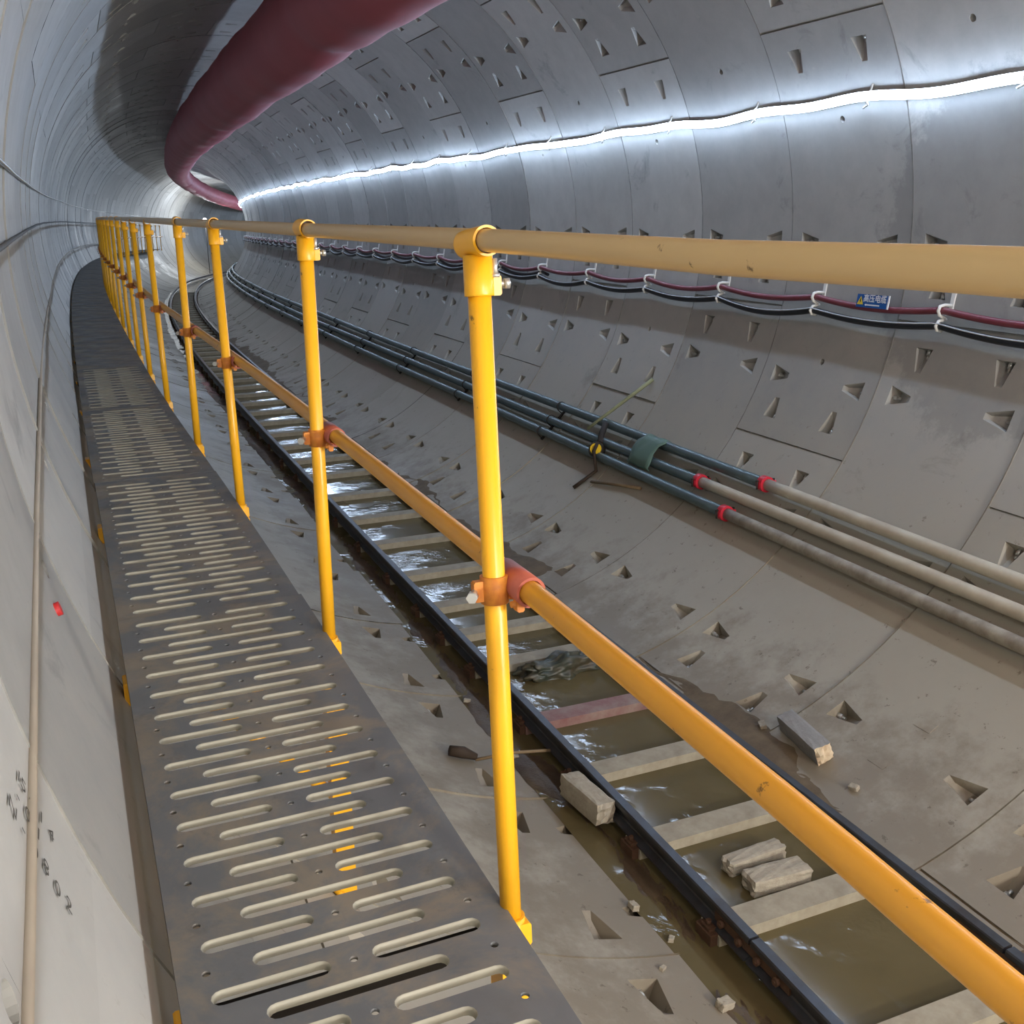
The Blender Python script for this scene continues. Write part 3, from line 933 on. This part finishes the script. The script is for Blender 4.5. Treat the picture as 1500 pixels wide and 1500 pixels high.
def debris():
    # block on the pipe side slope
    X, Y, Z = axes(3.93, -70.9, 0.12)
    rock('concrete_block', (PW(3.96, -71.0, .052), X, Y, Z), (.40, .105, .115), M['blockgrey'], 'grey broken concrete block on the slope beyond the track, pale broken end', 'block', 3, core=M['blockcore'], core_end=-1)
    # block wedged against the rail on the walkway side
    X, Y, Z = axes(3.95, -99., .0)
    rock('concrete_block', (W(3.98, -.445, -2.60), *[np.array(v) for v in axes(3.98, -93, -.10)]), (.36, .11, .12), M['stone'], 'pale broken block wedged against the rail on the walkway side', 'block', 4)
    # two blocks in the water
    th = -yaw(3.2)
    ux = np.array([math.cos(th), -math.sin(th), 0]); sy = np.array([math.sin(th), math.cos(th), 0]); uz = np.array([0, 0, 1.])
    c, s_ = math.cos(.06), math.sin(.06)
    rock('concrete_block', (W(3.305, .07, -2.655), ux*c+sy*s_, -ux*s_+sy*c, uz), (.33, .085, .07), M['stone'], 'pale slab shaped block in the water, further of the two', 'block', 5)
    rock('concrete_block', (W(3.145, .075, -2.655), ux*c-sy*s_, ux*s_+sy*c, uz), (.31, .115, .085), M['stone'], 'pale chunky block in the water beside a sleeper, nearer of the two', 'block', 6)
    # rag between sleepers
    import bmesh
    bm = bmesh.new(); bmesh.ops.create_icosphere(bm, subdivisions=5, radius=1.)
    from mathutils import noise as mn, Vector
    for v in bm.verts:
        p = v.co.copy()
        r = 1+.40*mn.noise(p*2.1+Vector((3, 1, 7)))+.28*abs(mn.noise(p*4.3))-.12*abs(mn.noise(p*9))
        q = p*r
        two = .85+.35*math.cos(q.x*3.6)**2
        v.co = Vector((q.x*.28, q.y*.10*two, q.z*.095*two))
    me = bpy.data.meshes.new('wet_rag'); bm.to_mesh(me); bm.free()
    for p in me.polygons: p.use_smooth = True
    me.materials.append(M['rag'])
    o = bpy.data.objects.new('wet_rag', me); C.objects.link(o); o.location = W(5.50, .16, -2.672); o.rotation_euler[2] = yaw(5.5)+.05
    tag(o, 'crumpled dark greenish rag lying in water against a sleeper', 'rag')
    # stick with a muddy end
    e0 = PW(4.615, -110.2, .03)
    e = empty('wooden_stick', e0, 0, 'thin wooden stick with a thick muddy end reaching to the rail', 'stick')
    p1, p2 = PW(4.585, -107., .022), W(4.51, UL-.045, VR-.085)
    mb = MB(); mb.tube([p1-e0-.01, .5*(p1+p2)-e0+np.array([0, 0, .006]), p2-e0], .009, 8); mb.build('shaft', M['wood'], e)
    mb = MB(); mb.tube([(0, 0, 0), .5*(p1-e0)+np.array([0, 0, .008]), p1-e0], [.028, .033, .018], 10); mb.build('muddy_end', M['darkwood'], e)
    # pebbles of broken concrete by the track
    spots = [(3.25, -102.6, .022), (3.02, -101.6, .016), (2.62, -101.9, .03), (5.35, -101.8, .02), (3.52, -72.2, .022), (4.25, -72.6, .025), (2.86, -104.6, .013), (4.62, -101.7, .018)]
    for i, (s, a, r) in enumerate(spots):
        X, Y, Z = axes(s, a, i*.7)
        rock('rubble_chip', (PW(s, a, r*.55), X, Y, Z), (r*2.2, r*1.5, r*1.2), M['stone'], 'small chip of broken concrete lying by the muddy track edge', 'chip', 30+i)['group'] = 'concrete chips by the track'
debris()

# ------------------------------------------------------------------ walkway
VW = -1.0224
UWL, UWR = -2.504, -1.933
def du(s):
    t = min(1., max(0., (s-3.2)/5.5)); return -.058*t*t*(3-2*t)
def panel(s0, s1, slots, zoff, dr, label, wr=0.):
    mb = MB(); lip = MB()
    def P(u, s, z): return W(s, u+du(s)*(.25+.75*min(1, max(0, (u-UWL)/(UWR-UWL))))+dr, VW+zoff+z)
    up = UWR+wr
    top = []
    def quad(m, u0, u1, a, b):
        if u1-u0 < 1e-5 or b-a < 1e-5: return
        m.add([P(u0, a, 0), P(u1, a, 0), P(u1, b, 0), P(u0, b, 0)], [(0, 1, 2, 3)])
    def holecell(u0, u1, a, b, outl, depth, inset):
        """cell with an outline hole; a rounded lip turned down round the hole"""
        n = len(outl); cu_, cs_ = (u0+u1)/2, (a+b)/2
        # project each outline point to the rectangle border
        border = []
        for (x, y) in outl:
            dx, dy = x-cu_, y-cs_
            hx, hy = (u1-u0)/2, (b-a)/2
            # push in the y direction for the straight part, in x for the ends
            border.append((x, b if dy > 0 else a))
        # ends
        border = [list(p) for p in border]
        xs = [p[0] for p in outl]; xm, xM = min(xs), max(xs)
        for p, (x, y) in zip(border, outl):
            if x > xM-.0075: p[0] = u1 if abs(x-xM) < 1e-6 else x+(u1-xM)*((x-(xM-.0075))/.0075)
            if x < xm+.0075: p[0] = u0 if abs(x-xm) < 1e-6 else x-(xm-u0)*(((xm+.0075)-x)/.0075)
            if abs(x-xM) < 1e-6 or abs(x-xm) < 1e-6: p[1] = y
        vs = [P(x, y, 0) for x, y in border]+[P(x, y, 0) for x, y in outl]
        fs = [(i, (i+1) % n, n+(i+1) % n, n+i) for i in range(n)]
        mb.add(vs, fs)
        # corners of the cell
        for (cx, cy) in ((u0, a), (u1, a), (u1, b), (u0, b)):
            # triangle: corner, nearest border point on x side, on y side
            best = None
            side = [p for p in border if abs(p[0]-cx) < 1e-6]
            tops = [p for p in border if abs(p[1]-cy) < 1e-6]
            if side and tops:
                p1 = side[0]; p2 = min(tops, key=lambda p: abs(p[0]-cx))
                mids = [p for p in border if p not in (p1, p2) and min(p1[0], p2[0])-1e-9 <= p[0] <= max(p1[0], p2[0])+1e-9 and min(p1[1], p2[1])-1e-9 <= p[1] <= max(p1[1], p2[1])+1e-9 and abs(p[1]-cy) > 1e-6]
                mb.add([P(cx, cy, 0), P(*p1, 0), P(*p2, 0)], [(0, 1, 2)])
        m = lip if depth > .01 else mb
        c_in = [(x+(cu_-x)*0, y) for x, y in outl]
        def ins(d):
            out = []
            for x, y in outl:
                # inward offset of a stadium
                xc = min(max(x, xm+inset0), xM-inset0)
                vx, vy = x-xc, y-cs_
                L = math.hypot(vx, vy) or 1
                out.append((x-vx/L*d, y-vy/L*d))
            return out
        inset0 = (max(p[1] for p in outl)-min(p[1] for p in outl))/2
        r1 = ins(inset*.5); r2 = ins(inset)
        rings = [(outl, 0.), (r1, -.0015), (r2, -.006), (r2, -depth)]
        vs = []
        for ring, z in rings: vs += [P(x, y, z) for x, y in ring]
        fs = [(k*n+i, k*n+(i+1) % n, (k+1)*n+(i+1) % n, (k+1)*n+i) for k in range(len(rings)-1) for i in range(n)]
        m.add(vs, fs, True)
    def stadium(x0, x1, y, r):
        o = []
        for i in range(7):
            t = -PI/2+PI*i/6; o.append((x1-r+r*math.cos(t), y+r*math.sin(t)))
        for i in range(7):
            t = PI/2+PI*i/6; o.append((x0+r+r*math.cos(t), y+r*math.sin(t)))
        return o
    def circle(x, y, r):
        return stadium(x-r, x+r, y, r*.999)
    if slots:
        p = .1307; h = p/2
        n0 = math.ceil((s0-1.461)/p*2-1e-6); cur = s0
        first = True
        k = math.floor((s0-1.461)/h)+1
        rows = []
        while 1.461+k*h+h/2 <= s1-.02:
            c = 1.461+k*h
            if c-h/2 >= s0+.015: rows.append((c, k % 2 == 0))
            k += 1
        a0 = rows[0][0]-h/2; b0 = rows[-1][0]+h/2
        quad(mb, UWL, up, s0, a0); quad(mb, UWL, up, b0, s1)
        for c, A in rows:
            a, b = c-h/2, c+h/2
            if A:
                cuts = [(-2.475, -2.238, 'S', -2.456, -2.257), (-2.236, -2.200, 'O', -2.218, c+.011), (-2.204+.004, -1.966, 'S', -2.185, -1.985)]
            else:
                cuts = [(-2.474, -2.434, 'O', -2.455, c-.014), (-2.398, -2.048, 'S', -2.378, -2.068), (-2.004, -1.964, 'O', -1.984, c-.014)]
            x = UWL
            for u0, u1, t, p1, p2 in cuts:
                quad(mb, x, u0, a, b)
                if t == 'S': holecell(u0, u1, a, b, stadium(p1, p2, c, .0180), .015, .0034)
                else: holecell(u0, u1, a, b, circle(p1, c if abs(p2-c) < 1e-9 else min(max(p2, a+.012), b-.012), .0075), .006, .001) if False else holecell(u0, u1, a, b, circle(p1, c, .0075), .006, .001)
                x = u1
            quad(mb, x, up, a, b)
    else:
        n = max(2, int((s1-s0)/.3))
        for i in range(n): quad(mb, UWL, up, s0+(s1-s0)*i/n, s0+(s1-s0)*(i+1)/n)
    # turned-down edges
    ss = np.linspace(s0, s1, 8)
    for u in (UWL, up):
        vs = []
        for s in ss: vs += [P(u, s, 0), P(u, s, -.045), P(u+(.03 if u < -2.2 else -.03), s, -.047)]
        mb.add(vs, [(i*3+j, (i+1)*3+j, (i+1)*3+j+1, i*3+j+1) for i in range(7) for j in (0, 1)])
    for s in (s0, s1):
        mb.add([P(UWL, s, 0), P(up, s, 0), P(up, s, -.04), P(UWL, s, -.04)], [(0, 1, 2, 3)])
    O = W(s0, (UWL+UWR)/2, VW)
    e = empty('walkway_section', O, 0, label, 'walkway panel', 'panels of the walkway')
    mb2 = mb
    mb2.build('deck', M['plate'], e, O)
    if lip.v: lip.build('slot_lips', M['lip'], e, O)
panel(-1.0, 1.125, True, 0, 0, 'grey slotted walkway panel under the viewer, just out of view')
panel(1.13, 3.225, True, .004, 0, 'slotted grey steel walkway panel closest to the viewer', .006)
panel(3.21, 5.10, True, 0, 0, 'slotted steel walkway panel starting at the second railing post')
panel(5.105, 7.10, True, 0, -.004, 'slotted steel walkway panel, third along the walkway')
panel(7.105, 9.15, True, 0, 0, 'slotted steel walkway panel, last before the plain ones')
for i in range(20):
    a = 9.155+i*2.4
    panel(a, a+2.39, False, 0, 0, 'plain dark walkway panel just beyond the slotted ones' if i == 0 else 'plain dark walkway panel far along, curving away beside the wall')

# ------------------------------------------------------------------ railing
UT, VT, VM = -1.915, .1656, -.415
def railing():
    ps = [0.08, 1.485, 2.885, 4.50, 5.87, 7.38, 8.75, 10.02, 11.35]
    s = 12.7
    while s < 58: ps.append(s); s += 1.36
    lean = {0: .02, 1: .10, 2: -.03, 3: .10, 4: -.05, 5: .18, 6: .2, 7: .18}
    H = VT-VW; hm = VM-VW
    rr = .020
    e = empty('railing_post', (0, 0, 0), 0, 'x', 'post', 'posts of the yellow railing')
    b = MB(); b.tube([(0, 0, -.035), (0, 0, .3), (0, 0, H-.02)], .0195, 22); b.build('tube', M['yellow'], e)
    # tee fitting
    b = MB(); b.tube([(0, 0, H-.085), (0, 0, H-.082), (0, 0, H-.02)], .0245, 24)
    b.pipe_open([(0, -.045, H), (0, -.042, H), (0, .042, H), (0, .045, H)], .0242, .0202, 24)
    b.box(.018, .036, -.010, .010, H-.085, H-.052, .003); tee = b.build('tee_fitting', M['yellow'], e)
    b = MB(); b.tube([(.03, -.0, H-.066), (.052, -.0, H-.066)], .005, 10); b.tube([(.044, 0, H-.066), (.053, 0, H-.066)], .0095, 6); b.build('set_bolt', M['zincbolt'], tee)
    b = MB(); b.tube([(.024, -.012, H-.055), (.024, -.012, H-.026)], .005, 10); b.tube([(.024, -.012, H-.056), (.024, -.012, H-.050)], .009, 6); b.build('pinch_bolt', M['zincbolt'], tee)
    # swivel coupler for the middle rail
    b = MB(); b.pipe_open([(0, 0, hm-.024), (0, 0, hm+.024)], .0248, .0200, 22)
    b.box(-.040, -.020, -.008, .008, hm-.018, hm+.018, .003); b.box(.018, .034, -.02, .02, hm-.018, hm+.018, .003)
    cl = b.build('clamp', M['rust'], e)
    b = MB(); b.tube([(-.048, -.022, hm), (-.030, .012, hm)], .006, 8); b.tube([(-.056, -.036, hm), (-.048, -.022, hm)], .010, 6); b.build('clamp_bolt', M['zincbolt'], cl)
    b = MB(); b.pipe_open([(0, -.062, 0), (0, .056, 0)], .0272, .0222, 22); sl_ = b.build('rail_sleeve', M['redsleeve'], e); sl_.location = (.042, 0, hm+.006)
    b = MB(); b.box(.02, .034, -.05, -.034, hm-.034, hm-.008, .003); b.tube([(.012, -.042, hm-.02), (.036, -.042, hm-.02)], .006, 8); b.build('sleeve_lug', M['rust'], e)
    # socket at the foot
    b = MB(); b.pipe_open([(0, 0, -.075), (0, 0, -.02)], .0255, .020, 22); b.box(.0, .030, -.024, .024, -.075, -.030, .004); b.build('foot_socket', M['yellow'], e)
    proto = e
    far_lab = 'distant yellow railing post in the row bunched together by the bend'
    for i, s in enumerate(ps):
        loc = W(s, UT+du(s), VW)
        if i == 0: lab = 'yellow railing post beside the viewer, out of the picture'
        elif i == 1: lab = 'closest yellow railing post in view, with an orange clamp at half height'
        elif i < 9: lab = '%s yellow railing post along the walkway, counting from the viewer' % ORD[i-1]
        else: lab = far_lab
        lx = lean.get(i, .08)
        if i == 0:
            proto.location = loc; proto.rotation_euler = (math.atan2(-lx, 1.2), 0, yaw(s)); proto['label'] = lab
        else:
            pst = dup(proto, loc, yaw(s), lab, rx=math.atan2(-lx, 1.2))
            for ch in pst.children:
                if ch.name.startswith('rail_sleeve'): ch.rotation_euler[0] = math.atan2(lx, 1.2)
    # the rails
    segs = [(-3.5, 5.87), (5.87, 14.9), (14.9, 30.), (30., 58.)]
    wob = lambda s: np.interp(s, [0, .55, .9, 1.5, 3, 6, 9, 20, 60], [.001, .001, -.003, -.001, -.0045, -.004, 0, 0, 0])
    names = ['near length of pale yellow top rail crossing the picture', 'second length of yellow top rail beyond the fourth post', 'third length of yellow top rail at the bend', 'last length of yellow top rail vanishing round the bend']
    names2 = ['near length of yellow middle rail running down past the track', 'second length of yellow middle rail beyond the fourth post', 'third length of middle rail at the bend', 'last length of middle rail vanishing round the bend']
    for (a, b_), n1, n2 in zip(segs, names, names2):
        ss = np.arange(a, b_+.01, .1)
        d = np.array([du(x) for x in ss])
        P = W(ss, UT+d, VT+wob(ss)); mb = MB(); mb.tube(P-P[0], .0180, 22)
        o = mb.build('top_rail', M['yellowrail'], None); o.location = P[0]; tag(o, n1, 'handrail', 'top rails of the yellow railing')
        vm = np.interp(ss, [0, .53, .75, 1.4, 1.75, 2.4, 2.8, 4.5, 6, 9], [-.433, -.430, -.422, -.411, -.409, -.405, -.404, -.402, -.404, -.406])
        P = W(ss, UT+.042+d, vm); mb = MB(); mb.tube(P-P[0], .0200, 22)
        o = mb.build('middle_rail', M['yellowmid'], None); o.location = P[0]; tag(o, n2, 'handrail', 'middle rails of the yellow railing')
    # supports under the walkway
    proto = None
    for i, s in enumerate(ps):
        if s > 32: break
        O = W(s, UT+du(s), VW)
        lab = 'yellow support frame under the walkway at the %s railing post' % (ORD[i-1] if 0 < i < 15 else 'hidden') if i < 9 else 'yellow support frame under the distant walkway'
        if i == 0: lab = 'yellow support frame under the walkway beside the viewer'
        if proto is None:
            e = empty('walkway_support', O, yaw(s), lab, 'support', 'supports under the walkway')
            b = MB(); b.box(-.03, .03, -.03, .03, -.915, -.076, .004); b.build('leg', M['yellow'], e)
            b = MB(); b.box(-.595, -.031, -.03, .03, -.108, -.050, .004); b.build('beam', M['bracket'], e)
            b = MB(); b.box(-.60, -.555, -.034, .034, -.112, -.044, .004); b.build('end_tab', M['yellow'], e)
            b = MB(); b.tube([(-.42, 0, -.11), (-.03, 0, -.55)], .018, 8); b.build('brace', M['yellow'], e)
            b = MB(); b.tube([(.0, 0, -.915), (-.012, 0, -.928)], .075, 4); b.build('foot_plate', M['yellow'], e)
            proto = e
        else:
            dup(proto, O, yaw(s), lab)
railing()

# ------------------------------------------------------------------ things on the left wall
def leftwall():
    def line(name, a, d, r, mat, label, cat, s0, s1, wob=.15, n=8):
        ss = np.arange(s0, s1, .12)
        aa = np.interp(ss, a[0], a[1])+wob*.25*np.sin(ss*1.9)+wob*.2*np.sin(ss*.63+1)
        P = PW(ss, aa, d); mb = MB(); mb.tube(P-P[0], r, n); o = mb.build(name, mat, None); o.location = P[0]
        return tag(o, label, cat)
    line('dusty_rope', ([0, 1.3, 3, 5, 6.5, 12, 30], [-166.5, -166.6, -167.4, -168., -168.5, -167.6, -168.4]), .003, .008, M['dustywire'], 'dusty beige line running low along the pale wall above the walkway', 'rope', .5, 40, .10)
    line('wall_wire', ([0, 5, 12, 40], [178.2, 178.3, 177.8, 177.0]), .009, .011, M['greywire'], 'dark grey wire running along the pale wall at railing height', 'wire', 1, 58, .12)
    line('steel_wire', ([0, 6, 25, 40, 60], [171.4, 171.3, 168.2, 168.1, 166.5]), .012, .010, M['steelwire'], 'thin bright steel wire high on the pale wall, glinting far along', 'wire', 3., 66, .1)
    # stencilled characters on the lining beside the ring joint
    chars = [('1', 1.517, -167.72), ('5', 1.519, -167.35), ('-', 1.463, -167.68), ('N', 1.407, -168.0), ('5', 1.531, -166.69), ('0', 1.467, -166.94), ('-', 1.411, -167.18),
             ('1', 1.533, -165.93), ('1', 1.473, -166.11), ('0', 1.417, -166.32), ('8', 1.427, -165.52), ('0', 1.427, -164.68), ('2', 1.438, -163.84), ('4', 1.541, -165.14)]
    from mathutils import Matrix
    dg = None
    for ch, s, a in chars:
        cu = bpy.data.curves.new('c', 'FONT'); cu.body = ch; cu.size = .045; cu.align_x = 'CENTER'; cu.align_y = 'CENTER'
        ob = bpy.data.objects.new('c', cu); C.objects.link(ob)
        dg = bpy.context.evaluated_depsgraph_get(); me = bpy.data.meshes.new_from_object(ob.evaluated_get(dg)); C.objects.unlink(ob); bpy.data.objects.remove(ob)
        me.materials.clear(); me.materials.append(M['ink'])
        o = bpy.data.objects.new('stencil_mark', me); C.objects.link(o); o.parent = LIN['wall_left']
        t = math.radians(a); th = -yaw(s)
        n_ = np.array([-math.cos(t)*math.cos(th), math.cos(t)*math.sin(th), -math.sin(t)])
        z = np.array([math.sin(t)*math.cos(th), -math.sin(t)*math.sin(th), -math.cos(t)])   # down the wall
        z = z if z[2] < 0 else -z
        yy = np.cross(n_, z)
        o.matrix_local = Matrix((z, yy, n_)).transposed().to_4x4()
        o.location = PW(s, a, .0035)
    # chip pushed into the wall by the bottom corner
leftwall()

# ------------------------------------------------------------------ work lamps at the far bend
def lamps():
    k = 0
    for s, u, v, r, lab in ((66., -.9, .55, .10, 'bright round work lamp glaring at the far bend of the tunnel'), (69., 1.3, -.1, .07, 'small bright work lamp low at the far bend'), (71., 1.1, -.6, .07, 'lowest small work lamp at the far bend')):
        P = W(s, u, v)
        e = empty('work_lamp', P, yaw(s), lab, 'lamp', 'work lamps at the far bend')
        b = MB(); b.tube([(0, .02, 0), (0, .10, 0)], [r*1.25, r*.7], 16); b.build('housing', M['bracket'], e)
        b = MB(); b.tube([(0, 0, 0), (0, .02, 0)], r, 16); b.build('lens', M['lamp'], e)
        if s < 68.:
            l = bpy.data.lights.new('beam', 'POINT'); l.energy = 170; l.color = (.88, .95, 1.); l.shadow_soft_size = .1
            lo = bpy.data.objects.new('beam', l); C.objects.link(lo); lo.parent = e; lo.location = (0, -.15, 0)
        b = MB(); b.tube([(0, .08, 0), (0, .10, -(v+math.sqrt(R*R-u*u)))], .02, 8); b.build('stand', M['bracket'], e)
lamps()

# ------------------------------------------------------------------ camera, world, view
f, pitch, yw, roll, cu, cv = 1489.4995, .276558, .40558, -.0130865, -2.539317, .212424
fw = np.array([math.sin(yw)*math.cos(pitch), math.cos(yw)*math.cos(pitch), -math.sin(pitch)])
rt = np.array([math.cos(yw), -math.sin(yw), 0.]); up = np.cross(rt, fw)
c_, s_ = math.cos(roll), math.sin(roll)
r2 = c_*rt+s_*up; u2 = -s_*rt+c_*up
from mathutils import Matrix
cam = bpy.data.cameras.new('camera'); co = bpy.data.objects.new('camera', cam); C.objects.link(co)
cam.sensor_fit = 'HORIZONTAL'; cam.sensor_width = 36.; cam.lens = 36*f/1500; cam.clip_start = .02; cam.clip_end = 400
co.matrix_world = Matrix(((r2[0], u2[0], -fw[0], cu), (r2[1], u2[1], -fw[1], 0), (r2[2], u2[2], -fw[2], cv), (0, 0, 0, 1)))
sc = bpy.context.scene
sc.camera = co
w = bpy.data.worlds.new('world'); sc.world = w; w.use_nodes = True
w.node_tree.nodes['Background'].inputs[0].default_value = (.5, .55, .6, 1)
w.node_tree.nodes['Background'].inputs[1].default_value = .02
# warm lamp hanging behind the viewer
def bulb(s, u, v, en, lab):
    P = W(s, u, v)
    e = empty('festoon_lamp', P, 0, lab, 'lamp', 'warm lamps behind the viewer')
    b = MB(); b.tube([(0, 0, .09), (0, 0, math.sqrt(R*R-u*u)-v)], .006, 8); b.build('cord', M['blackcable'], e)
    b = MB(); b.tube([(0, 0, .17), (0, 0, .10)], [.03, .05], 12); b.build('lamp_cap', M['blackcable'], e)
    l = bpy.data.lights.new('bulb', 'POINT'); l.energy = en; l.color = (1., .955, .88); l.shadow_soft_size = .16
    lo = bpy.data.objects.new('bulb', l); C.objects.link(lo); lo.parent = e
bulb(-1.7, -1.35, 1.0, 175, 'warm lamp hanging closest behind the viewer, out of the picture')
bulb(-4.2, 1.5, .5, 760, 'warm lamp hanging second behind the viewer, out of the picture')
bulb(-8.2, 1.5, .6, 780, 'warm lamp hanging third behind the viewer, out of the picture')
sc.view_settings.view_transform = 'Standard'; sc.view_settings.look = 'None'; sc.view_settings.gamma = 1; sc.view_settings.exposure = .16
sc.view_settings.use_curve_mapping = False
sc.cycles.use_denoising = True
sc.cycles.max_bounces = 6; sc.cycles.diffuse_bounces = 4
